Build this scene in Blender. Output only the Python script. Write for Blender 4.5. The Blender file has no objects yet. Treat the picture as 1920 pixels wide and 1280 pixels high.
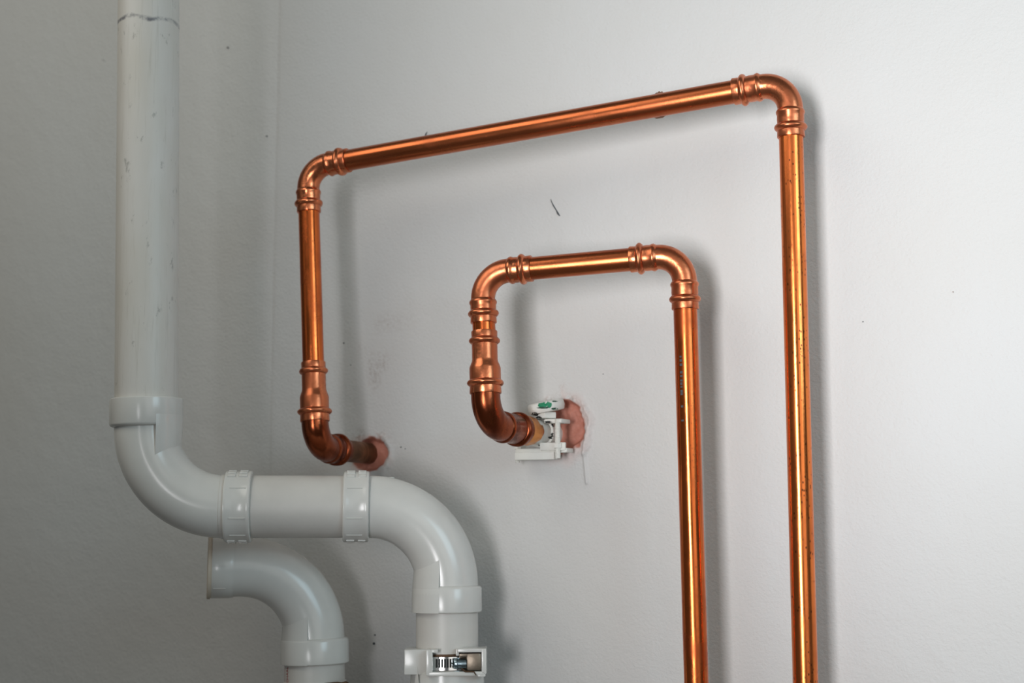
import bpy, bmesh, math, random
import numpy as np
from mathutils import Vector, Matrix
random.seed(7)
S = bpy.context.scene
COL = S.collection
R_ = math.radians

# ---------------------------------------------------------------- camera
FPX = 2600.0
YAW, PITCH = R_(27.0), math.atan(310 / FPX)
CAM = Vector((0.0, -1.275, 1.30))
FW = Vector((-math.sin(YAW) * math.cos(PITCH), math.cos(YAW) * math.cos(PITCH), math.sin(PITCH)))
RT = Vector((math.cos(YAW), math.sin(YAW), 0.0))
UP = RT.cross(FW)
cd = bpy.data.cameras.new('camera'); cam = bpy.data.objects.new('camera', cd); COL.objects.link(cam)
cam.matrix_world = Matrix(((RT.x, UP.x, -FW.x, CAM.x), (RT.y, UP.y, -FW.y, CAM.y), (RT.z, UP.z, -FW.z, CAM.z), (0, 0, 0, 1)))
cd.sensor_width = 36; cd.lens = 36 * FPX / 1920; cd.clip_start = 0.05
cd.dof.use_dof = True; cd.dof.focus_distance = 1.27; cd.dof.aperture_fstop = 5.0
S.camera = cam

def ray(px, py):
    return FW + RT * ((px - 960) / FPX) - UP * ((py - 640) / FPX)
def P(px, py, s=0.0):
    """Point of the sight line through a pixel at stand-off s (metres) from the wall."""
    d = ray(px, py)
    return CAM + d * ((-s - CAM.y) / d.y)

# ---------------------------------------------------------------- light, sky, exposure
S.view_settings.view_transform = 'Standard'; S.view_settings.look = 'None'
S.view_settings.gamma = 1.0; S.view_settings.use_curve_mapping = False
S.view_settings.exposure = 0.08
w = bpy.data.worlds.new('world'); S.world = w; w.use_nodes = True
w.node_tree.nodes['Background'].inputs[0].default_value = (0.80, 0.95, 1.0, 1)
w.node_tree.nodes['Background'].inputs[1].default_value = 0.04

def area(name, loc, target, sx, sy, power, color, spread=180):
    l = bpy.data.lights.new(name, 'AREA'); l.shape = 'RECTANGLE'; l.size = sx; l.size_y = sy
    l.energy = power; l.color = color; l.spread = R_(spread)
    o = bpy.data.objects.new(name, l); COL.objects.link(o); o.location = loc
    o.rotation_euler = (Vector(target) - Vector(loc)).to_track_quat('-Z', 'Y').to_euler()
    return o
KEY = CAM + RT * -0.54 - FW * 0.36 + UP * 0.07
area('window_light', KEY, P(1950, 300), 0.34, 0.70, 3.3, (1.0, 0.98, 1.0), 54)
area('side_fill_light', (1.25, -0.95, 1.95), P(1600, 200), 0.8, 0.8, 4.0, (0.58, 0.86, 1.0), 120)  # added cool fill that brightens the right of the wall, unseen source
area('front_fill_light', CAM + RT * 1.0 - FW * 1.2 + UP * 0.40, P(1100, 450), 1.4, 1.4, 4.0, (1.0, 0.98, 0.95), 150)  # added broad fill from behind the camera, unseen source
area('upper_fill_light', (-1.3, -1.1, 2.4), P(420, 450), 1.2, 0.8, 4.9, (1.0, 0.965, 0.87), 150)  # added warm fill for the left of the wall, unseen source
area('overhead_fill_light', CAM + RT * 0.70 - FW * 0.6 + UP * 1.30, P(1050, 550), 2.4, 1.4, 3.4, (1.0, 0.955, 0.89), 165)  # added overhead fill, mirrored in the tops of the horizontal pipes

# ---------------------------------------------------------------- materials
def newmat(name):
    m = bpy.data.materials.new(name); m.use_nodes = True
    nt = m.node_tree; return m, nt, nt.nodes['Principled BSDF']
def N(nt, t, **kw):
    n = nt.nodes.new(t)
    for k, v in kw.items():
        if k in n.inputs.keys(): n.inputs[k].default_value = v
        else: setattr(n, k, v)
    return n
def ramp(nt, fac, stops):
    r = nt.nodes.new('ShaderNodeValToRGB'); cr = r.color_ramp
    while len(cr.elements) < len(stops): cr.elements.new(0.5)
    for e, (p, c) in zip(cr.elements, stops):
        e.position = p; e.color = (*c, 1) if len(c) == 3 else c
    nt.links.new(fac, r.inputs[0]); return r.outputs[0]
def mix(nt, fac, a, b):
    m = nt.nodes.new('ShaderNodeMix'); m.data_type = 'RGBA'
    for s_, v in ((m.inputs[0], fac), (m.inputs[6], a), (m.inputs[7], b)):
        if hasattr(v, 'links'): nt.links.new(v, s_)
        elif isinstance(v, (int, float)): s_.default_value = v
        else: s_.default_value = (*v, 1)
    return m.outputs[2]
def math_(nt, op, a, b=None, c=None):
    m = nt.nodes.new('ShaderNodeMath'); m.operation = op
    for i, v in enumerate((a, b, c)):
        if v is None: continue
        if hasattr(v, 'links'): nt.links.new(v, m.inputs[i])
        else: m.inputs[i].default_value = v
    return m.outputs[0]
def posnode(nt, scale=(1, 1, 1)):
    g = nt.nodes.new('ShaderNodeNewGeometry'); mp = nt.nodes.new('ShaderNodeMapping')
    mp.inputs['Scale'].default_value = scale
    nt.links.new(g.outputs['Position'], mp.inputs[0]); return mp.outputs[0]
def noise(nt, vec, scale, detail=3, rough=0.5):
    n = nt.nodes.new('ShaderNodeTexNoise'); n.inputs['Scale'].default_value = scale
    n.inputs['Detail'].default_value = detail; n.inputs['Roughness'].default_value = rough
    nt.links.new(vec, n.inputs['Vector']); return n.outputs[0]
def bump(nt, bsdf, h, strength, dist):
    b = nt.nodes.new('ShaderNodeBump'); b.inputs['Strength'].default_value = strength
    b.inputs['Distance'].default_value = dist
    nt.links.new(h, b.inputs['Height']); nt.links.new(b.outputs[0], bsdf.inputs['Normal'])

def copper(name, base, dark, rough, amount=0.5, specks=0.0, vert=True, metallic=0.93, bumpk=0.15):
    m, nt, b = newmat(name)
    v = posnode(nt, (1, 1, 0.12) if vert else (0.12, 1, 1))
    n1 = noise(nt, v, 60, 4, 0.6)
    v2 = posnode(nt)
    n2 = noise(nt, v2, 22, 3, 0.6)
    f = ramp(nt, n1, [(0.42, (0, 0, 0)), (0.72, (1, 1, 1))])
    f2 = ramp(nt, n2, [(0.45, (0, 0, 0)), (0.75, (1, 1, 1))])
    ff = math_(nt, 'MULTIPLY', math_(nt, 'MAXIMUM', f, f2), amount)
    c = mix(nt, ff, base, dark)
    rr = math_(nt, 'ADD', rough, math_(nt, 'MULTIPLY', ff, 0.25))
    if specks:
        vo = nt.nodes.new('ShaderNodeTexVoronoi'); vo.inputs['Scale'].default_value = 330
        nt.links.new(posnode(nt, (1, 1, 0.6)), vo.inputs['Vector'])
        gate = ramp(nt, noise(nt, v2, 60, 2), [(0.46, (0, 0, 0)), (0.54, (1, 1, 1))])
        sp = ramp(nt, vo.outputs['Distance'], [(0.16, (1, 1, 1)), (0.26, (0, 0, 0))])
        sf = math_(nt, 'MULTIPLY', math_(nt, 'MULTIPLY', sp, gate), specks)
        c = mix(nt, sf, c, (0.10, 0.03, 0.015))
    nt.links.new(c, b.inputs['Base Color']); nt.links.new(rr, b.inputs['Roughness'])
    b.inputs['Metallic'].default_value = metallic
    bump(nt, b, noise(nt, v2, 260, 3), bumpk, 0.0006)
    return m
M = {}
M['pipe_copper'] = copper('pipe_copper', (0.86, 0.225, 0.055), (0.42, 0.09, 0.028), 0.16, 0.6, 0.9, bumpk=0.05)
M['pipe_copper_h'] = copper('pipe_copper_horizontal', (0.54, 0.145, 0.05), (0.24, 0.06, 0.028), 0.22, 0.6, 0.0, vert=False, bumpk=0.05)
M['pipe_copper_red'] = copper('pipe_copper_aged', (0.72, 0.165, 0.038), (0.36, 0.07, 0.022), 0.16, 0.9, 0.3, bumpk=0.06)
M['fitting_copper'] = copper('fitting_copper', (0.68, 0.215, 0.095), (0.34, 0.08, 0.035), 0.24, 0.6, 0.0, bumpk=0.25)
M['dark_copper'] = copper('dark_copper', (0.30, 0.07, 0.025), (0.12, 0.025, 0.012), 0.20, 0.8, 0.0)
M['corroded'] = copper('corroded_copper', (0.24, 0.10, 0.045), (0.035, 0.03, 0.018), 0.5, 1.0, 0.9, metallic=0.6, bumpk=0.6)
M['solder'] = copper('solder', (0.70, 0.30, 0.10), (0.45, 0.20, 0.12), 0.35, 0.8, 0.0, bumpk=0.5)

def plain(name, col, rough=0.5, metallic=0.0, bumpk=0.1, bs=200, var=0.12):
    m, nt, b = newmat(name); v = posnode(nt)
    c = mix(nt, ramp(nt, noise(nt, v, 40, 4), [(0.35, (0, 0, 0)), (0.7, (1, 1, 1))]), col, tuple(k * (1 - var) for k in col))
    nt.links.new(c, b.inputs['Base Color']); b.inputs['Roughness'].default_value = rough
    b.inputs['Metallic'].default_value = metallic
    if bumpk: bump(nt, b, noise(nt, v, bs, 3), bumpk, 0.0008)
    return m
M['pvc'] = plain('white_pvc', (0.66, 0.655, 0.62), 0.20, 0, 0.05, 90, 0.05)
M['pvc_dull'] = plain('dull_pvc', (0.61, 0.59, 0.55), 0.40, 0, 0.1, 300, 0.06)
M['beige'] = plain('beige_rubber', (0.60, 0.52, 0.42), 0.6)
M['white_paint'] = plain('white_paint', (0.74, 0.74, 0.69), 0.5, 0, 0.8, 160, 0.12)
M['green_paint'] = plain('green_paint', (0.0, 0.22, 0.10), 0.4, 0, 0.4)
M['dark_green'] = plain('dark_green_paint', (0.01, 0.07, 0.04), 0.5)
M['black'] = plain('gap_black', (0.012, 0.014, 0.012), 0.8)  # black put in for the shade of gaps and slots
M['steel'] = plain('bright_steel', (0.80, 0.79, 0.77), 0.15, 1.0, 0.0)
M['zinc'] = plain('zinc_screw', (0.36, 0.47, 0.52), 0.30, 1.0, 0.3)
M['brown_steel'] = plain('dull_steel', (0.24, 0.20, 0.155), 0.38, 0.8, 0.3)
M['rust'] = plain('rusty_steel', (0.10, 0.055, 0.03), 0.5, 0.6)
M['red_ink'] = plain('red_ink', (0.33, 0.03, 0.025), 0.6, 0, 0)
M['dark_ink'] = plain('dark_ink', (0.05, 0.06, 0.07), 0.6, 0, 0)
M['crumb'] = plain('plaster_crumb', (0.75, 0.74, 0.70), 0.8, 0, 0.5)
M['grit'] = plain('brown_grit', (0.20, 0.10, 0.06), 0.8, 0, 0.5)
M['floor'] = plain('floor_concrete', (0.30, 0.29, 0.27), 0.7, 0, 0.3, 60)

# scuffed pipe of the upper drain: scuffs, pencil-like ring near its top
def scuffed(name):
    m, nt, b = newmat(name)
    v = posnode(nt); vs = posnode(nt, (1, 1, 0.25))
    base = mix(nt, ramp(nt, noise(nt, vs, 26, 4), [(0.35, (0, 0, 0)), (0.75, (1, 1, 1))]), (0.66, 0.645, 0.61), (0.58, 0.555, 0.49))
    sc = ramp(nt, noise(nt, posnode(nt, (1, 1, 0.5)), 95, 5, 0.75), [(0.62, (0, 0, 0)), (0.70, (1, 1, 1))])
    g = nt.nodes.new('ShaderNodeNewGeometry'); sx = nt.nodes.new('ShaderNodeSeparateXYZ'); nt.links.new(g.outputs['Position'], sx.inputs[0])
    z0 = P(278, 50, 0.24).z
    wob = math_(nt, 'MULTIPLY', math_(nt, 'SUBTRACT', noise(nt, v, 35, 3), 0.5), 0.018)
    dz = math_(nt, 'ABSOLUTE', math_(nt, 'SUBTRACT', math_(nt, 'ADD', sx.outputs[2], wob), z0))
    ring = ramp(nt, math_(nt, 'DIVIDE', dz, 0.0035), [(0.3, (1, 1, 1)), (1.0, (0, 0, 0))])
    gate = ramp(nt, noise(nt, v, 70, 4, 0.7), [(0.40, (0, 0, 0)), (0.62, (1, 1, 1))])
    ringf = math_(nt, 'MULTIPLY', math_(nt, 'MULTIPLY', ring, gate), 0.85)
    c = mix(nt, math_(nt, 'MULTIPLY', sc, 0.6), base, (0.22, 0.22, 0.20))
    st = ramp(nt, noise(nt, posnode(nt, (1, 1, 0.05)), 240, 4, 0.7), [(0.56, (0, 0, 0)), (0.70, (1, 1, 1))])
    c = mix(nt, math_(nt, 'MULTIPLY', st, 0.22), c, (0.30, 0.28, 0.22))
    c = mix(nt, ringf, c, (0.09, 0.095, 0.12))
    nt.links.new(c, b.inputs['Base Color']); b.inputs['Roughness'].default_value = 0.45
    bump(nt, b, noise(nt, v, 300, 3), 0.1, 0.0006)
    return m
M['pvc_scuffed'] = scuffed('scuffed_pvc')

# painted plaster wall
m, nt, b = newmat('painted_plaster')
v = posnode(nt)
big = ramp(nt, noise(nt, v, 3.0, 3), [(0.3, (0, 0, 0)), (0.7, (1, 1, 1))])
c = mix(nt, big, (0.60, 0.605, 0.60), (0.575, 0.57, 0.55))
dirt = ramp(nt, noise(nt, v, 75, 5, 0.7), [(0.70, (0, 0, 0)), (0.78, (1, 1, 1))])
c = mix(nt, math_(nt, 'MULTIPLY', dirt, 0.25), c, (0.36, 0.33, 0.28))
def attr(name):
    a = nt.nodes.new('ShaderNodeAttribute'); a.attribute_name = name; return a.outputs['Fac']
grime = math_(nt, 'MULTIPLY', attr('grime'), ramp(nt, noise(nt, v, 260, 4, 0.7), [(0.42, (0, 0, 0)), (0.66, (1, 1, 1))]))
c = mix(nt, grime, c, (0.22, 0.14, 0.11))
pinkc = mix(nt, noise(nt, v, 120, 4), (0.42, 0.145, 0.095), (0.56, 0.25, 0.185))
c = mix(nt, attr('blush'), c, (0.62, 0.40, 0.36))
c = mix(nt, attr('pink'), c, pinkc)
c = mix(nt, attr('ink'), c, (0.05, 0.05, 0.05))
nt.links.new(c, b.inputs['Base Color']); b.inputs['Roughness'].default_value = 0.62
hh = math_(nt, 'ADD', noise(nt, v, 330, 3, 0.6), math_(nt, 'MULTIPLY', noise(nt, v, 45, 3), 1.6))
bump(nt, b, hh, 0.55, 0.0012)
M['wall'] = m

# ---------------------------------------------------------------- mesh helpers
def link(name, me, mat, parent=None, smooth=True, sharp=38):
    if smooth:
        for p in me.polygons: p.use_smooth = True
        me.set_sharp_from_angle(angle=R_(sharp))
    if mat is not None: me.materials.append(M[mat] if isinstance(mat, str) else mat)
    o = bpy.data.objects.new(name, me); COL.objects.link(o)
    if parent is not None:
        root = parent
        while root.parent: root = root.parent
        base = root.location if root.type == 'EMPTY' else Vector((0, 0, 0))
        o.parent = parent
        me.transform(Matrix.Translation(-base))
    return o
def from_data(name, vs, fs, mat, parent=None, smooth=True, sharp=38):
    me = bpy.data.meshes.new(name); me.from_pydata([tuple(v) for v in vs], [], fs); me.update()
    bm = bmesh.new(); bm.from_mesh(me); bmesh.ops.recalc_face_normals(bm, faces=bm.faces); bm.to_mesh(me); bm.free()
    return link(name, me, mat, parent, smooth, sharp)
def thing(name, label, cat, loc, group=None):
    o = bpy.data.objects.new(name, None); COL.objects.link(o); o.location = loc; o.empty_display_size = 0.02
    o['label'] = label; o['category'] = cat
    if group: o['group'] = group
    return o
def frames(pts):
    n = len(pts); T = []
    for i in range(n):
        a = pts[max(i - 1, 0)]; c_ = pts[min(i + 1, n - 1)]
        T.append((c_ - a).normalized())
    ref = FW if abs(T[0].dot(FW)) < 0.85 else UP
    nrm = (ref - T[0] * ref.dot(T[0])).normalized() * -1
    out = []
    for i in range(n):
        if i: 
            nrm = (nrm - T[i] * nrm.dot(T[i])).normalized()
        out.append((T[i], nrm, T[i].cross(nrm)))
    return out
def sweep(name, pts, rad, mat, parent, seg=48, rmod=None, hollow=None, sharp=38):
    """Tube through pts with a radius per point. rmod(i, angle) multiplies it. hollow: inner radius (open ring)."""
    fr = frames(pts); vs = []; fs = []
    n = len(pts)
    for i, (p, r, (t, a, c_)) in enumerate(zip(pts, rad, fr)):
        for k in range(seg):
            th = 2 * math.pi * k / seg
            rr = r * (rmod(i, th) if rmod else 1)
            vs.append(p + a * (rr * math.cos(th)) + c_ * (rr * math.sin(th)))
    for i in range(n - 1):
        for k in range(seg):
            k2 = (k + 1) % seg
            fs.append((i * seg + k, i * seg + k2, (i + 1) * seg + k2, (i + 1) * seg + k))
    if hollow:
        off = len(vs)
        for i in (0, n - 1):
            t, a, c_ = fr[i]
            for k in range(seg):
                th = 2 * math.pi * k / seg
                vs.append(pts[i] + a * (hollow * math.cos(th)) + c_ * (hollow * math.sin(th)))
        for k in range(seg):
            k2 = (k + 1) % seg
            fs.append((k, off + k, off + k2, k2))
            fs.append(((n - 1) * seg + k, (n - 1) * seg + k2, off + seg + k2, off + seg + k))
            fs.append((off + k, off + seg + k, off + seg + k2, off + k2))
    else:
        fs.append(tuple(range(seg))); fs.append(tuple((n - 1) * seg + k for k in range(seg)))
    return from_data(name, vs, fs, mat, parent, True, sharp)
def lathe(name, org, ax, prof, mat, parent, **kw):
    ax = ax.normalized()
    return sweep(name, [org + ax * t for t, r in prof], [r for t, r in prof], mat, parent, **kw)
def straight(name, a, b_, r, mat, parent, **kw):
    d = (b_ - a); L = d.length; n = max(2, int(L / 0.04)); e = 0.0006
    ts = [0] + [e] + [L * i / n for i in range(1, n)] + [L - e, L]
    rs = [r - e] + [r] * (n + 1) + [r - e]
    return sweep(name, [a + d * (t / L) for t in ts], rs, mat, parent, **kw)
def box(name, o, ax, ay, az, x0, x1, y0, y1, z0, z1, mat, parent, bev=0.0006):
    """Bevelled box spanned by local axes from origin o."""
    bm = bmesh.new(); bmesh.ops.create_cube(bm, size=1)
    for v_ in bm.verts:
        v_.co = Vector(((x0 + x1) / 2 + v_.co.x * (x1 - x0), (y0 + y1) / 2 + v_.co.y * (y1 - y0), (z0 + z1) / 2 + v_.co.z * (z1 - z0)))
    if bev: bmesh.ops.bevel(bm, geom=bm.edges[:], offset=bev, segments=2, affect='EDGES', profile=0.6)
    for v_ in bm.verts: v_.co = o + ax * v_.co.x + ay * v_.co.y + az * v_.co.z
    bmesh.ops.recalc_face_normals(bm, faces=bm.faces)
    me = bpy.data.meshes.new(name); bm.to_mesh(me); bm.free()
    return link(name, me, mat, parent, True, 30)

def arc_pts(corner, u, w_, R, n=18):
    """Fillet between the leg towards u and the leg towards w_ (unit vectors out of the corner)."""
    ang = u.angle(w_); turn = math.pi - ang
    T = R * math.tan(turn / 2)
    cen = corner + (u + w_).normalized() * (R / math.cos(turn / 2))
    a = corner + u * T - cen; e2 = (-u).normalized()
    pts = []
    for i in range(n + 1):
        ph = turn * i / n
        pts.append(cen + a * math.cos(ph) + e2 * (R * math.sin(ph)))
    return pts, T

rng = random.Random(3)
def press_bead(parent, c0, ax, r_base, r_bead, width, flash=0.0, mat='fitting_copper'):
    """Rounded bead, slightly six-sided where the press jaws closed; c0 is its start, ax its direction."""
    n = 9; prof = []
    for i in range(n):
        t = i / (n - 1)
        prof.append((width * t, r_base - 0.0004 + (r_bead - r_base + 0.0004) * math.sin(math.pi * t) ** 0.75))
    fa = rng.uniform(0, 6.28)
    def rm(i, th):
        k = 1 + 0.012 * math.cos(6 * th + fa)
        if flash:
            d = abs(((th - math.radians(flash)) + math.pi) % (2 * math.pi) - math.pi)
            k += 0.16 * math.exp(-(d / 0.22) ** 2) * math.sin(math.pi * i / (n - 1))
        return k
    return lathe('press_bead', c0, ax, prof, mat, parent, rmod=rm, hollow=r_base * 0.9)

def press_end(parent, end, ax, r, scale=1.0, flash=0.0, mat='fitting_copper', neck=0.013):
    """Socket end of a press fitting; end is its mouth and ax points into the fitting. Returns its length."""
    k = scale
    rc = r + 0.0013 * k
    fa = rng.uniform(0, 6.28)
    hexm = lambda i, th: 1 + 0.008 * math.cos(6 * th + fa)
    lathe('collar', end, ax, [(0, rc), (0.0008, rc + 0.0003), (0.006 * k, rc), (0.0068 * k, rc)], mat, parent, rmod=hexm, hollow=r - 0.0006)
    press_bead(parent, end + ax.normalized() * 0.0058 * k, ax, rc, rc + 0.0026 * k, 0.0072 * k, flash, mat)
    a = 0.0128 * k
    lathe('neck', end, ax, [(a, rc - 0.0002), (a + 0.003, rc + 0.0001), (a + neck - 0.0050, rc), (a + neck - 0.0035, rc + 0.0008), (a + neck - 0.0018, rc + 0.0009), (a + neck, rc - 0.0002), (a + neck + 0.0012, r + 0.0002)],
          mat, parent, rmod=hexm, hollow=r - 0.0006)
    return a + neck

def elbow(parent, corner, u, w_, R, r, legu, legw, mat='fitting_copper', ends=(True, True), label=None, flash=(0, 0), endmat=None):
    pts, T = arc_pts(corner, u, w_, R, 20)
    a = [corner + u * (T + legu - 0.012), corner + u * (T + 0.002)]
    b_ = [corner + w_ * (T + 0.002), corner + w_ * (T + legw - 0.012)]
    if not ends[0]: a[0] = corner + u * (T + legu)
    if not ends[1]: b_[1] = corner + w_ * (T + legw)
    path = a + pts + b_
    o = sweep('elbow_fitting', path, [r + 0.0006] * len(path), mat, parent)
    if label: o['label'] = label
    if ends[0]: press_end(o, corner + u * (T + legu), -u, r, flash=flash[0], mat=endmat or mat, neck=max(0.004, legu - 0.0135))
    if ends[1]: press_end(o, corner + w_ * (T + legw), -w_, r, flash=flash[1], mat=endmat or mat, neck=max(0.004, legw - 0.0135))
    return o
def reducer(parent, top, bot, r1, r2, mat='fitting_copper'):
    """Reducing press coupling: narrow socket above, wide one below."""
    ax = (bot - top); L = ax.length; ax.normalize()
    m1, m2 = L * 0.47, L * 0.565
    rc1, rc2 = r1 + 0.0013, r2 + 0.0015
    o = lathe('reducing_coupling', top, ax, [(0.011, rc1), (m1 - 0.001, rc1), (m1 + 0.001, rc1 + 0.0003), (m2, rc2 - 0.0004), (m2 + 0.002, rc2 + 0.0001), (L - 0.0125, rc2)], mat, parent, hollow=r1 - 0.0006)
    lathe('collar', top, ax, [(0, rc1), (0.0008, rc1 + 0.0003), (0.0066, rc1)], mat, o, hollow=r1 - 0.0006)
    press_bead(o, top + ax * 0.0058, ax, rc1, rc1 + 0.0026, 0.0070, mat=mat)
    lathe('collar', bot, -ax, [(0, rc2), (0.0008, rc2 + 0.0003), (0.0076, rc2)], mat, o, hollow=r2 - 0.0006)
    press_bead(o, bot - ax * 0.0068, -ax, rc2, rc2 + 0.0028, 0.0068, mat=mat)
    return o

# ---------------------------------------------------------------- setting: the wall with its two broken-out holes
hole_a = P(695, 851); hole_b = P(1056, 800)
def axis_list(lo, hi, centres, fine=0.0011, half=0.050, coarse=0.03):
    xs = [lo]
    while xs[-1] < hi:
        x = xs[-1]; d = min(abs(x - c_) for c_ in centres)
        step = fine if d < half else min(coarse, fine + (d - half) * 0.25)
        xs.append(x + step)
    return np.array(xs)
seam_x = P(515, 500).x
rid = [P(1100, 815), P(1096, 850), P(1101, 905)]
xs = axis_list(-3.0, 3.2, [hole_a.x, hole_b.x, hole_b.x + 0.035])
zs = axis_list(0.0, 2.7, [hole_a.z, hole_b.z])
xs = np.sort(np.concatenate([xs, [seam_x - 0.004, seam_x - 0.002, seam_x, seam_x + 0.003, seam_x + 0.008]]))
X, Z = np.meshgrid(xs, zs)
def vnoise(x, z, s, seed):
    r = np.random.RandomState(seed); g = r.rand(64, 64)
    u_, v_ = (x * s) % 64, (z * s) % 64
    i, j = u_.astype(int) % 64, v_.astype(int) % 64; fu, fv = u_ - np.floor(u_), v_ - np.floor(v_)
    fu, fv = fu * fu * (3 - 2 * fu), fv * fv * (3 - 2 * fv); i2, j2 = (i + 1) % 64, (j + 1) % 64
    return (g[i, j] * (1 - fu) + g[i2, j] * fu) * (1 - fv) + (g[i, j2] * (1 - fu) + g[i2, j2] * fu) * fv
def fb(x, z, s, seed):
    return sum(vnoise(x, z, s * 2 ** k, seed + k) * 0.5 ** k for k in range(4)) / 1.875
def sstep(a, b_, t):
    t = np.clip((t - a) / (b_ - a), 0, 1); return t * t * (3 - 2 * t)
Y = -(fb(X, Z, 6, 5) - 0.5) * 0.004
pink = np.zeros_like(X); grime = np.zeros_like(X); blush = np.zeros_like(X)
for hc, rx, rz, dep, sd in ((hole_a, 0.0215, 0.0185, 0.008, 11), (hole_b, 0.0225, 0.026, 0.009, 31)):
    ang = np.arctan2(Z - hc.z, X - hc.x)
    rr = np.hypot((X - hc.x) / rx, (Z - hc.z) / rz)
    rr = rr + (fb(X + 3, Z, 70, sd) - 0.5) * 0.55
    Y += dep * (1 - sstep(0.80, 1.04, rr)) * (0.75 + 0.5 * fb(X, Z, 150, sd + 9))
    pink = np.maximum(pink, 1 - sstep(0.98, 1.10, rr))
    blush = np.maximum(blush, (1 - sstep(1.0, 1.7, rr)) * 0.35 * (fb(X, Z, 60, sd + 2) > 0.42))
    grime = np.maximum(grime, (1 - sstep(1.02, 1.75, rr)) * sstep(-0.01, 0.02, Z - hc.z) * sstep(0.35, 0.6, fb(X, Z, 45, sd + 4)))
    # trowelled lip of fresh filler beside the hole
    lip = np.exp(-((rr - 1.28) / 0.16) ** 2) * sstep(0.2, 0.9, np.cos(ang)) * (0.4 + fb(X, Z, 90, sd + 6))
    Y -= lip * 0.0035
grime = np.maximum(grime, 0.9 * np.exp(-(((X - P(690, 690).x) / 0.05) ** 2 + ((Z - P(650, 690).z) / 0.10) ** 2)) * sstep(0.55, 0.8, fb(X, Z, 22, 77)) * 0.5)
# thin ridge of filler right of the inner hole and the taped joint
for a, b_ in zip(rid[:-1], rid[1:]):
    dx, dz = b_.x - a.x, b_.z - a.z; L2 = dx * dx + dz * dz
    t = np.clip(((X - a.x) * dx + (Z - a.z) * dz) / L2, 0, 1)
    d = np.hypot(X - a.x - t * dx, Z - a.z - t * dz)
    Y -= 0.0022 * np.exp(-(d / 0.0016) ** 2)
Y += np.where(X < seam_x, 0.0009, 0.0) + 0.0004 * np.exp(-((X - seam_x) / 0.002) ** 2)
nx, nz = len(xs), len(zs)
co = np.stack([X, Y, Z], -1).reshape(-1, 3)
idx = np.arange(nx * nz).reshape(nz, nx)
quads = np.stack([idx[:-1, :-1], idx[:-1, 1:], idx[1:, 1:], idx[1:, :-1]], -1).reshape(-1, 4)
me = bpy.data.meshes.new('wall_back')
me.vertices.add(len(co)); me.vertices.foreach_set('co', co.ravel())
me.loops.add(quads.size); me.loops.foreach_set('vertex_index', quads.ravel())
me.polygons.add(len(quads)); me.polygons.foreach_set('loop_start', np.arange(len(quads)) * 4)
me.polygons.foreach_set('use_smooth', np.ones(len(quads), bool))
me.update(calc_edges=True)
for nm, arr in (('pink', pink), ('grime', grime), ('blush', blush), ('ink', pink * 0)):
    a_ = me.attributes.new(nm, 'FLOAT', 'POINT'); a_.data.foreach_set('value', arr.ravel().astype(np.float32))
me.materials.append(M['wall'])
wall = bpy.data.objects.new('wall_back', me); COL.objects.link(wall); wall['kind'] = 'structure'
fl = box('floor', Vector((0, 0, 0)), Vector((1, 0, 0)), Vector((0, 1, 0)), Vector((0, 0, 1)), -3.0, 3.2, -3.5, 0.02, -0.1, 0.0, 'floor', None, 0)
fl['kind'] = 'structure'
# marks lying on the paint
def wall_mark(name, pix, radii, mat):
    pts = [P(x, y, 0.0003) for x, y in pix]
    sweep(name, pts, radii, mat, wall, seg=8)
wall_mark('scratch', [(1032.5, 373), (1034, 378), (1038, 386), (1043, 394), (1046, 400), (1049.5, 404.5)], [0.0002, 0.0004, 0.0006, 0.0005, 0.0010, 0.0004], 'dark_ink')
for x, y, r in ((1131, 701, 0.0007), (427, 89, 0.0011), (500, 255, 0.0009), (193, 112, 0.0006), (645, 643, 0.0012), (752, 838, 0.0010), (760, 841, 0.0007), (703, 1190, 0.0010), (701, 1206, 0.0014),
                (1618, 603, 0.0006), (1787, 547, 0.0005), (658, 684, 0.0010)):
    sweep('speck', [P(x, y, -0.0004), P(x, y, 0.0003), P(x, y, 0.0008)], [r, r * 0.9, r * 0.4], 'dark_ink' if y != 547 else 'grit', wall, seg=7)
sweep('bristle', [P(797, 256, 0.0), P(799, 250, 0.002), P(801, 247, 0.004)], [0.0008, 0.0006, 0.0002], 'dark_ink', wall, seg=7)

# ---------------------------------------------------------------- outer copper pipe
rP = 0.011
def unit(a, b_): return (b_ - a).normalized()
A0 = P(685, 849, 0.0); B0 = P(591, 838, 0.112); C0 = P(577, 314, 0.104); D0 = P(1480.5, 153.5, 0.060)
E0 = P(1510.3, 1280, 0.056); E1 = E0 + (E0 - D0).normalized() * ((E0.z - 0.002) / -(E0 - D0).normalized().z)
run = thing('copper_pipe', 'outer copper water pipe, the taller arch, reaching nearest the top of the photo', 'pipe', E1, 'bare copper pipe arches')
uD, wD = unit(D0, C0), unit(D0, E0)
elbow(run, D0, uD, wD, 0.024, rP, 0.0265, 0.0265, flash=(0, 0))
uC, wC = unit(C0, D0), unit(C0, B0)
elbow(run, C0, uC, wC, 0.024, rP, 0.0245, 0.0245)
TD = 0.024 + 0.0265 - 0.012
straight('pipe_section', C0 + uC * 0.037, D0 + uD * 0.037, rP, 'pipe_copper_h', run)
straight('pipe_section', D0 + wD * 0.037, E1, rP, 'pipe_copper', run)
cpt, cpb = P(587.5, 679, 0.108), P(590.6, 790, 0.111)
straight('pipe_section', C0 + wC * 0.037, cpt + unit(cpt, cpb) * 0.010, rP, 'pipe_copper_red', run)
cp = reducer(run, cpt, cpb, rP, 0.0132)
uB, wB = unit(B0, cpb), unit(B0, A0)
sB, TB = arc_pts(B0, uB, wB, 0.026)
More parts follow.
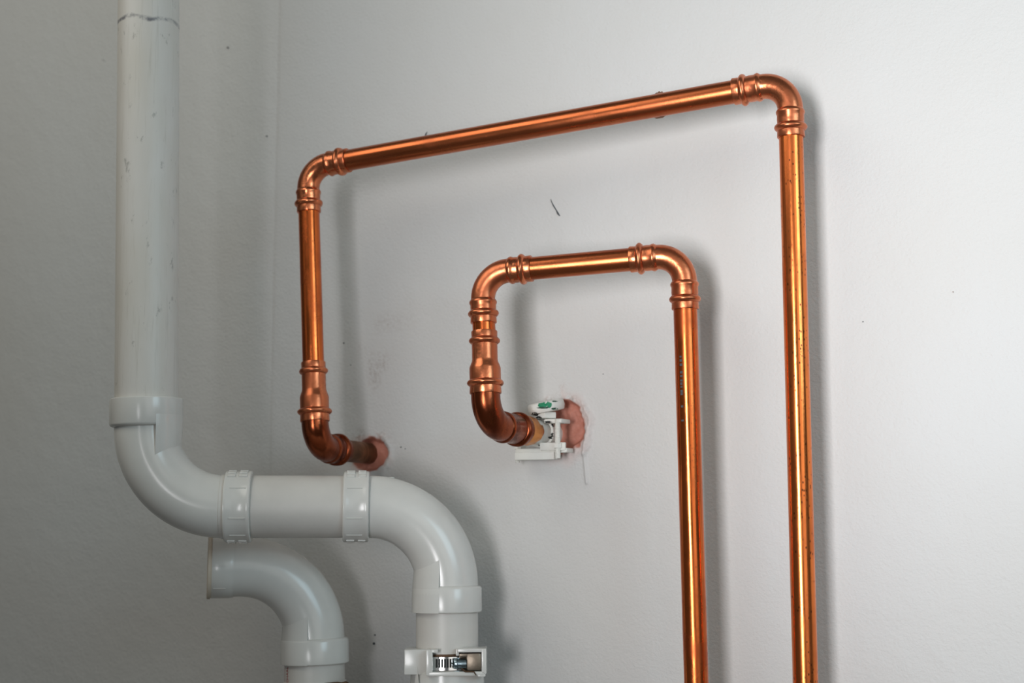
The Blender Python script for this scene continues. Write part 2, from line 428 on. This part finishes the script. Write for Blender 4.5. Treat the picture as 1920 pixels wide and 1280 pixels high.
elbow(run, B0, uB, wB, 0.026, 0.0132, (cpb - B0).length - TB + 0.008, 0.030, mat='dark_copper', ends=(False, True), label='dark brown copper elbow')
st = straight('pipe_stub', B0 + wB * (TB + 0.020), A0 + wB * 0.018, 0.0116, 'corroded', run); st['label'] = 'corroded brown pipe stub entering the wall'
# crumbs stuck to the long section
def along(px, py, s): return P(px, py, s)
for (x, y, r, mt) in ((1231, 175.5, 0.0013, 'grit'), (1236, 173.8, 0.0016, 'grit'), (1241, 173.5, 0.0013, 'grit')):
    c_ = P(x, y, 0.066)
    sweep('crumb', [c_ - UP * r, c_, c_ + UP * r * 0.8], [r * 0.8, r * 1.2, r * 0.4], mt, run, seg=7)
sweep('crumb', [P(1227, 220, 0.066), P(1231, 219.5, 0.066), P(1242, 218, 0.066), P(1249, 215, 0.066)], [0.0006, 0.0016, 0.0016, 0.0005], 'grit', run, seg=8)

# ---------------------------------------------------------------- inner copper pipe
F0 = P(1026, 813, 0.0); G0 = P(912, 796, 0.118); H0 = P(904.3, 511.5, 0.112); I0 = P(1282, 477.5, 0.070)
J0 = P(1305.6, 1280, 0.066); J1 = J0 + (J0 - I0).normalized() * ((J0.z - 0.002) / -(J0 - I0).normalized().z)
run2 = thing('copper_pipe', 'inner copper water pipe, the shorter arch beside the green-splashed white clip', 'pipe', J1, 'bare copper pipe arches')
uI, wI = unit(I0, H0), unit(I0, J0)
elbow(run2, I0, uI, wI, 0.024, rP, 0.0255, 0.0265, flash=(0, 0))
uH, wH = unit(H0, I0), unit(H0, G0)
elbow(run2, H0, uH, wH, 0.026, rP, 0.0235, 0.0235)
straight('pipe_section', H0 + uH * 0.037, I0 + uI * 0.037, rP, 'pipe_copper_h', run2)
ps = straight('pipe_section', I0 + wI * 0.037, J1, rP, 'pipe_copper_red', run2)
cpt2, cpb2 = P(908, 621, 0.114), P(910.5, 738, 0.117)
straight('pipe_section', H0 + wH * 0.036, cpt2 + unit(cpt2, cpb2) * 0.012, rP, 'pipe_copper_red', run2)
reducer(run2, cpt2, cpb2, rP, 0.0134)
uG, wG = unit(G0, cpb2), unit(G0, F0)
sG, TG = arc_pts(G0, uG, wG, 0.027)
elbow(run2, G0, uG, wG, 0.027, 0.0134, (cpb2 - G0).length - TG + 0.008, 0.040, mat='dark_copper', ends=(False, True), label='dark brown copper elbow')
eG = G0 + wG * (TG + 0.040)
sd_ = lathe('solder_blob', eG - wG * 0.003, wG, [(0, 0.0128), (0.004, 0.0142), (0.011, 0.0139), (0.017, 0.0146), (0.022, 0.0132), (0.024, 0.0118)], 'solder', run2,
            rmod=lambda i, th: 1 + 0.07 * math.sin(2.3 + 3 * th + i) * (i > 1) + 0.05 * math.cos(5 * th + 2 * i) * (i > 1))
st = straight('pipe_stub', eG + wG * 0.006, F0 + wG * 0.02, 0.0126, 'white_paint', run2); st['label'] = 'pipe stub smeared with white paint'
# faint stamped marks down the left side of the inner pipe
axI = unit(I0, J0)
for k, y in enumerate((672, 679, 687, 701, 708, 716, 722, 728, 736, 741, 764, 790)):
    pc = P(1277 + (y - 672) * 0.025, y, 0.0)
    c0 = I0 + axI * ((P(1287, y, 0.06) - I0).dot(axI))
    out = (CAM - c0); out = (out - axI * out.dot(axI)).normalized(); side = axI.cross(out)
    if side.dot(RT) > 0: side = -side
    nrm = (out * 0.87 + side * 0.5).normalized(); tan = axI.cross(nrm)
    h = 0.0006 + 0.0007 * rng.random()
    box('print_mark', c0 + nrm * 0.01095, tan, axI, nrm, -0.0009 - 0.0006 * rng.random(), 0.0012, -h, h, -0.0002, 0.00012, 'dark_ink', run2, 0)

# ---------------------------------------------------------------- white clip on the inner stub
def along_stub(px):   # point of the stub axis seen at a pixel column
    best = None
    for i in range(400):
        q = G0.lerp(F0, i / 399); d = q - CAM; x = d.dot(RT) / d.dot(FW) * FPX + 960
        if best is None or abs(x - px) < best[0]: best = (abs(x - px), q)
    return best[1]
Kc = along_stub(1013)
clip = thing('pipe_clip', 'white painted two-part pipe clip splashed with green paint, at the inner hole', 'clip', Kc)
ex, ey, ez = Vector((1, 0, 0)), Vector((0, 1, 0)), Vector((0, 0, 1))
def half_band(name, sgn, r0, r1, y0, y1, mat, wob=0.0):
    vs = []; fs = []; n = 16
    for i in range(n + 1):
        th = math.pi * i / n
        for (r, y) in ((r0, y0), (r1, y0), (r1, y1), (r0, y1)):
            rr = r * (1 + wob * math.sin(3 * th))
            vs.append(Kc + ex * (rr * math.cos(th)) + ez * (sgn * rr * math.sin(th)) + ey * y)
    for i in range(n):
        for k in range(4):
            fs.append((4 * i + k, 4 * i + (k + 1) % 4, 4 * i + 4 + (k + 1) % 4, 4 * i + 4 + k))
    fs += [(0, 1, 2, 3), (4 * n, 4 * n + 1, 4 * n + 2, 4 * n + 3)]
    return from_data(name, vs, fs, mat, clip)
up_ = half_band('upper_band', 1, 0.0126, 0.0150, -0.001, 0.009, 'white_paint', 0.03)
lo_ = half_band('lower_band', -1, 0.0126, 0.0152, -0.001, 0.009, 'white_paint', 0.03)
box('lug', Kc, ex, ey, ez, 0.011, 0.0300, -0.0135, 0.008, 0.0085, 0.0128, 'white_paint', up_, 0.001)
box('lug', Kc, ex, ey, ez, -0.0285, -0.011, -0.006, 0.010, 0.0085, 0.0128, 'white_paint', up_, 0.001)
box('lug', Kc, ex, ey, ez, -0.024, 0.033, -0.008, 0.008, -0.0205, -0.0160, 'white_paint', lo_, 0.001)
box('lug_lip', Kc, ex, ey, ez, 0.004, 0.032, -0.010, -0.0065, -0.0185, -0.0105, 'white_paint', lo_, 0.001)
box('base_block', Kc, ex, ey, ez, -0.024, 0.020, -0.010, 0.0, -0.0275, -0.0195, 'white_paint', clip, 0.0012)
def bolt(xc, yc, z0, z1, r):
    prof = []; n = int((z1 - z0) / 0.0006)
    for i in range(n + 1):
        prof.append((i * 0.0006, r * (1.0 if i % 2 else 0.86)))
    b0 = lathe('bolt', Kc + ex * xc + ey * yc + ez * z0, ez, prof, 'white_paint', clip, seg=20)
    lathe('bolt_nut', Kc + ex * xc + ey * yc + ez * (-0.0165), ez, [(0, r * 1.2), (0.0005, r * 1.45), (0.0045, r * 1.45), (0.005, r * 1.2)], 'white_paint', b0, seg=6, sharp=20)
bolt(0.0248, -0.0115, -0.0265, 0.013, 0.0030)
bolt(-0.0235, -0.004, -0.030, 0.013, 0.0026)
# threaded boss plate on top, tilted
tz = (ez + ey * -0.12 - ex * 0.16).normalized()
pl = lathe('top_plate', Kc + ez * 0.0200 + ex * 0.008 - ey * 0.001, tz, [(0, 0.012), (0.0005, 0.0178), (0.0015, 0.0186), (0.0055, 0.0196), (0.0095, 0.0192), (0.0108, 0.0178), (0.0112, 0.012)], 'white_paint', clip, seg=48,
           rmod=lambda i, th: 1 + 0.05 * math.cos(2 * th) + 0.03 * math.sin(5 * th) + 0.015 * math.sin(11 * th + i))
pl['label'] = 'round white top plate'
hx = lathe('hex_nut', Kc + ez * 0.0135 + ex * 0.006 - ey * 0.002, ez, [(0, 0.011), (0.0006, 0.0128), (0.0064, 0.0128), (0.007, 0.011)], 'white_paint', clip, seg=6, sharp=20)
from mathutils.bvhtree import BVHTree
def world_bvh(objs):
    vs = []; fs = []
    for o in objs:
        root = o
        while root.parent: root = root.parent
        off = len(vs); vs += [v_.co + root.location for v_ in o.data.vertices]
        fs += [tuple(off + i for i in p.vertices) for p in o.data.polygons]
    return BVHTree.FromPolygons(vs, fs)
clip_parts = [o for o in clip.children_recursive if o.type == 'MESH'] + [o for o in run2.children if o.name.startswith(('pipe_stub', 'solder_blob'))]
BV = world_bvh(clip_parts)
def splash(name, cx_px, cy_px, w_, h_, mat, seed, parent):
    """Thin ragged film lying on the surface found at a pixel; w_, h_ are half sizes in pixels."""
    r = random.Random(seed); pts = []; n = 20
    for k in range(n + 1):
        if k == 0: x, y = cx_px, cy_px
        else:
            th = 2 * math.pi * k / n; q_ = r.uniform(0.68, 1.12)
            x, y = cx_px + w_ * q_ * math.cos(th), cy_px + h_ * q_ * math.sin(th)
        d = ray(x, y).normalized(); hit = BV.ray_cast(CAM, d)
        if hit[0] is None or (pts and (hit[0] - pts[0]).length > 0.009):
            if k == 0: return
            pts.append(pts[-1].copy() if len(pts) > 1 else pts[0].copy()); continue
        pts.append(hit[0] - d * 0.0004)
    fs = [(0, i, i % n + 1) for i in range(1, n + 1)]
    me_ = bpy.data.meshes.new(name); me_.from_pydata([tuple(p) for p in pts], [], fs); me_.update()
    link(name, me_, mat, parent, True, 60)
for (x, y, a, b_, mt, sd) in ((1015, 756, 8, 8, 'green_paint', 1), (1023, 757, 7, 6, 'green_paint', 2), (1030, 759, 5, 6, 'green_paint', 3),
                              (994, 754, 3.5, 8, 'green_paint', 4), (992, 759, 3, 4, 'dark_green', 5), (1001, 749, 4, 1.6, 'dark_green', 10),
                              (1018, 764, 12, 2.2, 'dark_green', 11), (1040, 766, 7, 2.2, 'dark_green', 6), (1049, 769, 6, 2, 'dark_green', 7), (1056, 769, 4.5, 3.6, 'dark_green', 8),
                              (1040, 752, 6, 1.5, 'dark_green', 9)):
    splash('paint_splash', x, y, a, b_, mt, sd, pl)
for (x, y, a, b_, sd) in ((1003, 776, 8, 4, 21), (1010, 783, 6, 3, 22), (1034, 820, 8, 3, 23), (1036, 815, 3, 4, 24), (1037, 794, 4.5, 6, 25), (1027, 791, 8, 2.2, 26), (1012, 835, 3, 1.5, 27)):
    splash('gap_shade', x, y, a, b_, 'black', sd, clip)  # black film painting the dark gaps between clip and stub

# ---------------------------------------------------------------- upper drain pipe
rV = 0.03015
def socket(parent, axis_pt, ax, length, r=0.0346, name='socket', mat='pvc'):
    return lathe(name, axis_pt, ax, [(0, r - 0.0012), (0.0008, r - 0.0002), (0.002, r), (length - 0.003, r), (length - 0.0012, r - 0.0008), (length, r - 0.003)], mat, parent, hollow=rV - 0.0005)
def gusset(parent, start, ax, inner, r0, L, off, mat='pvc'):
    """Swelling of the socket on the inner side of the bend, cut along a plane; tapers into the bend."""
    side = ax.cross(inner).normalized(); vs = []; fs = []; n = 26; m_ = 9
    a0 = math.acos(off / r0)
    for j in range(m_ + 1):
        t = j / m_; rr = r0 - (r0 - 0.0288) * t ** 2.2
        for i in range(n + 1):
            th = -a0 + 2 * a0 * i / n
            vs.append(start + ax * (L * t) + inner * (rr * math.cos(th)) + side * (rr * math.sin(th)))
    for j in range(m_):
        for i in range(n):
            fs.append((j * (n + 1) + i, j * (n + 1) + i + 1, (j + 1) * (n + 1) + i + 1, (j + 1) * (n + 1) + i))
        fs.append((j * (n + 1), (j + 1) * (n + 1), (j + 1) * (n + 1) + n, j * (n + 1) + n))
    fs.append(tuple(range(n + 1))); fs.append(tuple(m_ * (n + 1) + i for i in range(n + 1)))
    return from_data('socket_flare', vs, fs, mat, parent)
def ring_collar(parent, org, ax, L, r=0.0343):
    o = lathe('collar', org, ax, [(0, r - 0.001), (0.0007, r), (0.003, r + 0.0003), (0.004, r - 0.0002), (L - 0.004, r - 0.0002), (L - 0.003, r + 0.0003), (L - 0.0008, r), (L, r - 0.001)], 'pvc', parent, hollow=rV - 0.0005)
    f = -FW; f = (f - ax * f.dot(ax)).normalized(); s_ = ax.cross(f).normalized()
    k = 0
    for deg in (-90, -78, -66, 66, 78, 90):
        a = R_(deg); nrm = f * math.cos(a) + s_ * math.sin(a); tan = ax.cross(nrm)
        box('moulding_nub', org + nrm * (r - 0.0006), ax, tan, nrm, L * 0.12, L * 0.42, -0.0022, 0.0022, 0, 0.0017, 'pvc', o, 0.0005)
        box('moulding_nub', org + nrm * (r - 0.0006), ax, tan, nrm, L * 0.55, L * 0.86, -0.0022, 0.0022, 0, 0.0017, 'pvc', o, 0.0005)
    for deg in (-38, 12, 46):
        a = R_(deg) * (1 if s_.dot(UP) < 0 else -1); nrm = f * math.cos(a) + s_ * math.sin(a); tan = ax.cross(nrm)
        box('moulding_line', org + nrm * (r - 0.0004), ax, tan, nrm, L * 0.25, L * 0.85, -0.0004, 0.0004, 0, 0.0008, 'pvc', o, 0.0)
    return o

K1 = P(273.5, 949.5, 0.236); K2 = P(837.5, 949.5, 0.080)
T0 = P(279, 0, 0.241); B2 = P(838.5, 1280, 0.084)
drain = thing('drain_pipe', 'tall white plastic drain pipe stepping sideways, nearest the top left corner', 'pipe', Vector((B2.x, B2.y, 0.0)), 'white plastic drain pipes')
uK1, wK1 = unit(K1, T0), unit(K1, K2)
top_end = K1 + uK1 * ((2.66 - K1.z) / uK1.z)
RV = 0.076
def drain_elbow(parent, corner, u, w_, R=RV, r=0.0303, lu=0.012):
    pts, T = arc_pts(corner, u, w_, R, 36)
    path = [corner + u * (T + lu)] + pts + [corner + w_ * (T + 0.012)]
    return sweep('drain_elbow', path, [r] * len(path), 'pvc', parent, seg=72), T
e1, T1 = drain_elbow(drain, K1, uK1, wK1)
s1 = socket(e1, K1 + uK1 * (T1 + 0.0300), -uK1, 0.0275, 0.0348)
gusset(e1, K1 + uK1 * (T1 + 0.0130), -uK1, (wK1 - uK1 * wK1.dot(uK1)).normalized(), 0.0350, 0.054, 0.0140)
# seam line in the socket
ring_collar(e1, K1 + wK1 * (T1 + 0.0015), wK1, 0.0255)
lathe('gap_ring', K1 + wK1 * (T1 - 0.002), wK1, [(0, 0.0312), (0.0035, 0.0312)], 'pvc', e1, hollow=0.029)
straight('pipe_section', K1 + uK1 * (T1 + 0.006), top_end, rV, 'pvc_scuffed', drain, seg=72)
uK2, wK2 = unit(K2, K1), unit(K2, B2)
e2, T2 = drain_elbow(drain, K2, uK2, wK2)
straight('pipe_section', K1 + wK1 * (T1 + 0.008), K2 + uK2 * (T2 + 0.006), rV, 'pvc_dull', drain, seg=72)
ring_collar(e2, K2 + uK2 * (T2 + 0.0005), uK2, 0.0250)
socket(e2, K2 + wK2 * (T2 + 0.0265), -wK2, 0.0255, 0.0340)
gusset(e2, K2 + wK2 * (T2 + 0.0262), -wK2, (uK2 - wK2 * uK2.dot(wK2)).normalized(), 0.0343, 0.066, 0.0095)
# injection nub on top of the bend
sweep('moulding_nub', [P(733, 906, 0.100), P(733, 898, 0.100), P(733, 894.5, 0.100), P(733, 894, 0.100)], [0.0038, 0.0037, 0.0034, 0.001], 'white_paint', e2, seg=14)

# local frame facing the camera, w_ down the pipe
axd = wK2
fc = -(FW - axd * FW.dot(axd)).normalized()         # towards the viewer
rx_ = axd.cross(fc).normalized()
if rx_.dot(RT) < 0: rx_ = -rx_
up2 = -axd
def at2(px, py):      # foot on the axis at a pixel row -> distance along the axis from K2
    return (P(px, py, 0.082) - K2).dot(axd)
pxm = 1 / 1.975 * 1e-3       # metres per pixel column at this pipe
pipe_end = K2 + wK2 * ((K2.z - 0.002) / -wK2.z)
t_top, t_bot = at2(838, 1213), at2(838, 1259)
straight('pipe_section', K2 + wK2 * (T2 + 0.004), K2 + axd * (t_bot + 0.03), rV, 'pvc_dull', drain, seg=72)
cpl = thing('pipe_coupling', 'white drain pipe coupling with a screw clamp showing through its window', 'coupling', Vector((B2.x, B2.y, B2.z)))
O2 = K2 + axd * t_top; hC = t_bot - t_top
def bx2(name, xa, xb, ya, yb, f0, f1, mat, parent, bev=0.0006):
    """Box given in pixel columns/rows around this pipe, f = distance in front of the axis."""
    return box(name, K2, rx_, up2, fc, (xa - 838.5) * pxm, (xb - 838.5) * pxm, -at2(838, yb), -at2(838, ya), f0, f1, mat, parent, bev)
body = lathe('coupling_body', K2 + axd * (t_bot - 0.001), axd, [(0, 0.0340), (0.001, 0.0352), (0.012, 0.0358), (0.060, 0.0366), (0.062, 0.0355)], 'pvc', cpl, seg=72, hollow=0.0305)
shell = lathe('clamp_shell', O2, axd, [(hC - 0.0018, 0.0330), (hC - 0.001, 0.0352), (hC, 0.0352)], 'pvc', cpl, seg=72, hollow=0.0305)
bx2('side_block', 760.5, 806, 1213, 1259, -0.012, 0.0270, 'pvc', shell, 0.001)
bx2('window_bar', 803, 815, 1212, 1259, 0.018, 0.0385, 'pvc', shell, 0.0008)
bx2('window_bar', 814, 825, 1212, 1218, 0.018, 0.0385, 'pvc', shell, 0.0005)
bx2('window_bar', 862, 908, 1211, 1217.5, 0.010, 0.0385, 'pvc', shell, 0.0005)
bx2('window_bar', 906, 915, 1211, 1257, 0.004, 0.0385, 'pvc', shell, 0.0008)
bx2('window_bar', 808, 911, 1252.5, 1260, 0.012, 0.0385, 'pvc', shell, 0.0006)
bx2('window_bar', 899, 913, 1257, 1262, 0.012, 0.0385, 'pvc', shell, 0.0006)
bx2('window_bar', 858, 864, 1211, 1224, 0.028, 0.0350, 'pvc', shell, 0.0006)
# raised triangular rib down the body
vs = [K2 + rx_ * ((x - 838.5) * pxm) - up2 * at2(838, y) + fc * f for x, y, f in
      ((784, 1221, 0.026), (778, 1300, 0.024), (790, 1300, 0.030), (786, 1221, 0.020), (778, 1300, 0.015), (790, 1300, 0.018))]
from_data('rib', vs, [(0, 1, 2), (3, 5, 4), (0, 3, 4, 1), (0, 2, 5, 3), (1, 4, 5, 2)], 'pvc', body, False)
# worm-drive clamp
tb0, tb1 = at2(838, 1226), at2(838, 1252)
band = lathe('clamp_band', K2 + axd * tb0, axd, [(0, 0.0312), (0.0003, 0.0316), (tb1 - tb0 - 0.0003, 0.0316), (tb1 - tb0, 0.0312)], 'steel', cpl, seg=72, hollow=0.0306)
band['label'] = 'bright slotted steel band'
for k in range(8):
    x = 822 + k * 5.2
    xm = (x - 838.5) * pxm; a = math.asin(xm / 0.0317); nrm = fc * math.cos(a) + rx_ * math.sin(a); tan = up2.cross(nrm)
    box('band_slot', K2 + nrm * 0.0314, tan, up2, nrm, -0.00095, 0.00075, -at2(838, 1246), -at2(838, 1230), -0.0002, 0.0006, 'black', band, 0.0)
# dark ring standing for the shade in the slit above the band
lathe('slit_shade', K2 + axd * at2(838, 1222), axd, [(0, 0.0309), (at2(838, 1256) - at2(838, 1222), 0.0309)], 'rust', cpl, seg=72, hollow=0.0303)
hs = bx2('screw_housing', 878, 906, 1219, 1251, 0.014, 0.0370, 'brown_steel', cpl, 0.0025)
bx2('housing_flap', 864, 880, 1220, 1226, 0.022, 0.0350, 'brown_steel', hs, 0.0008)
sc0 = K2 + rx_ * ((853 - 838.5) * pxm) + axd * at2(838, 1238.5) + fc * 0.0335
scw = lathe('clamp_screw', sc0, rx_, [(0, 0.0030), (0.0008, 0.0046), (0.0015, 0.0050), (0.004, 0.0050), (0.0045, 0.0042), (0.0125, 0.0042)], 'zinc', cpl, seg=24)
box('screw_slot', sc0, fc, up2, -rx_, -0.0048, 0.0048, -0.0006, 0.0006, -0.0002, 0.0006, 'black', scw, 0)
q = lambda x, y, f: K2 + rx_ * ((x - 838.5) * pxm) + axd * at2(838, y) + fc * f
sweep('wire_tail', [q(869, 1247, 0.038), q(876, 1252, 0.0395), q(892, 1252.5, 0.040), q(896, 1259, 0.0405)], [0.0009, 0.0008, 0.0007, 0.0005], 'rust', cpl, seg=8)
straight('pipe_section', K2 + axd * (t_bot + 0.055), pipe_end, rV, 'pvc_dull', drain, seg=48)

# ---------------------------------------------------------------- lower drain pipe
L0 = P(589, 1061, 0.084); Lf = P(389, 1061.5, 0.152); Lb = P(590.5, 1280, 0.086)
low = thing('drain_pipe', 'short white plastic drain pipe whose bend starts at a beige-rimmed socket', 'pipe', Vector((Lb.x, Lb.y, 0.0)), 'white plastic drain pipes')
uL, wL = unit(L0, Lf), unit(L0, Lb)
e3, T3 = drain_elbow(low, L0, uL, wL, 0.075, 0.0303, 0.022)
lenh = (Lf - L0).length
hh_ = lathe('socket', Lf + -uL * 0.004, -uL, [(0, 0.0312), (0.0008, 0.0318), (0.018, 0.0318), (0.0195, 0.0314), (0.022, 0.0312)], 'pvc', e3, seg=72, hollow=0.0290)
lathe('rim', Lf, -uL, [(0, 0.0318), (0.0006, 0.0326), (0.0032, 0.0326), (0.0036, 0.0316), (0.0042, 0.0316)], 'beige', e3, seg=72, hollow=0.0270)['label'] = 'beige rubber rim'
lathe('end_plug', Lf - uL * 0.001, -uL, [(0, 0.027), (0.004, 0.0275)], 'pvc_dull', e3, seg=48)
f_ = -FW; f_ = (f_ - uL * f_.dot(uL)).normalized(); sL = uL.cross(f_).normalized()
for deg in (10, -34):
    a = R_(deg) * (1 if sL.dot(UP) > 0 else -1); nrm = f_ * math.cos(a) + sL * math.sin(a); tan = uL.cross(nrm)
    box('moulding_line', Lf + nrm * 0.0315, -uL, tan, nrm, 0.006, 0.018, -0.0004, 0.0004, 0, 0.0008, 'pvc_dull', e3, 0.0)
socket(e3, L0 + wL * (T3 + 0.0245), -wL, 0.0255, 0.0346)
gusset(e3, L0 + wL * (T3 + 0.0242), -wL, (uL - wL * uL.dot(wL)).normalized(), 0.0343, 0.064, 0.0100)
lp_end = L0 + wL * ((L0.z - 0.002) / -wL.z)
lp = straight('pipe_section', L0 + wL * (T3 + 0.003), lp_end, rV, 'pvc_dull', low, seg=72)
# red print on the pipe
def row3(py): return (P(589, py, 0.085) - L0).dot(wL)
fcL = -(FW - wL * FW.dot(wL)).normalized(); rxL = wL.cross(fcL).normalized()
if rxL.dot(RT) < 0: rxL = -rxL
def text_on(txt, px_c, py_bot, size, mat, parent):
    cu = bpy.data.curves.new('print', 'FONT'); cu.body = txt; cu.size = size; cu.extrude = 0.00012
    cu.space_character = 1.0
    to = bpy.data.objects.new('tmp', cu); COL.objects.link(to)
    dg = bpy.context.evaluated_depsgraph_get(); me_ = bpy.data.meshes.new_from_object(to.evaluated_get(dg))
    bpy.data.objects.remove(to)
    rr = 0.03025; x0 = (px_c - 590) / (1.84 * 1e3)
    for v_ in me_.vertices:
        # reads upwards: text x -> up the pipe, text y -> to the left
        along_, across, lift = v_.co.x, -v_.co.y + size * 0.35, v_.co.z
        a = math.asin(x0 / rr) + across / rr
        n_ = fcL * math.cos(a) + rxL * math.sin(a)
        v_.co = L0 + wL * (row3(py_bot) - along_) + n_ * (rr + lift)
    link('print', me_, mat, parent, False)
text_on('CHARL', 543.5, 1277.0, 0.0053, 'red_ink', lp)
for k in range(17):
    a = math.asin((535.8 - 590) / 1840 / 0.03025); n_ = fcL * math.cos(a) + rxL * math.sin(a); tan = wL.cross(n_)
    box('print_mark', L0 + wL * row3(1243 + k * 2.1) + n_ * 0.0302, tan, wL, n_, -0.0005, 0.0005, -0.0003, 0.0003, -0.0001, 0.0002, 'red_ink', lp, 0)
cpl2 = thing('pipe_coupling', 'top edge of a drain coupling with a rusty clamp, at the bottom frame edge', 'coupling', Vector((Lb.x, Lb.y, Lb.z - 0.02)))
t5 = row3(1275)
lathe('coupling_body', L0 + wL * t5, wL, [(0, 0.0310), (0.0008, 0.0318), (0.05, 0.0325), (0.052, 0.031)], 'pvc_dull', cpl2, seg=72, hollow=0.0304)
q2 = lambda x, y, f: L0 + rxL * ((x - 590) / 1840) + wL * row3(y) + fcL * f
sweep('clamp_housing', [q2(611, 1279, 0.033), q2(618, 1278, 0.034), q2(640, 1276.5, 0.034), q2(648, 1277, 0.033), q2(655, 1276.5, 0.032), q2(660, 1277.5, 0.031)], [0.0008, 0.0018, 0.0018, 0.0014, 0.0022, 0.0008], 'rust', cpl2, seg=12)
lathe('clamp_band', L0 + wL * (t5 + 0.005), wL, [(0, 0.0330), (0.010, 0.0330)], 'brown_steel', cpl2, seg=60, hollow=0.032)
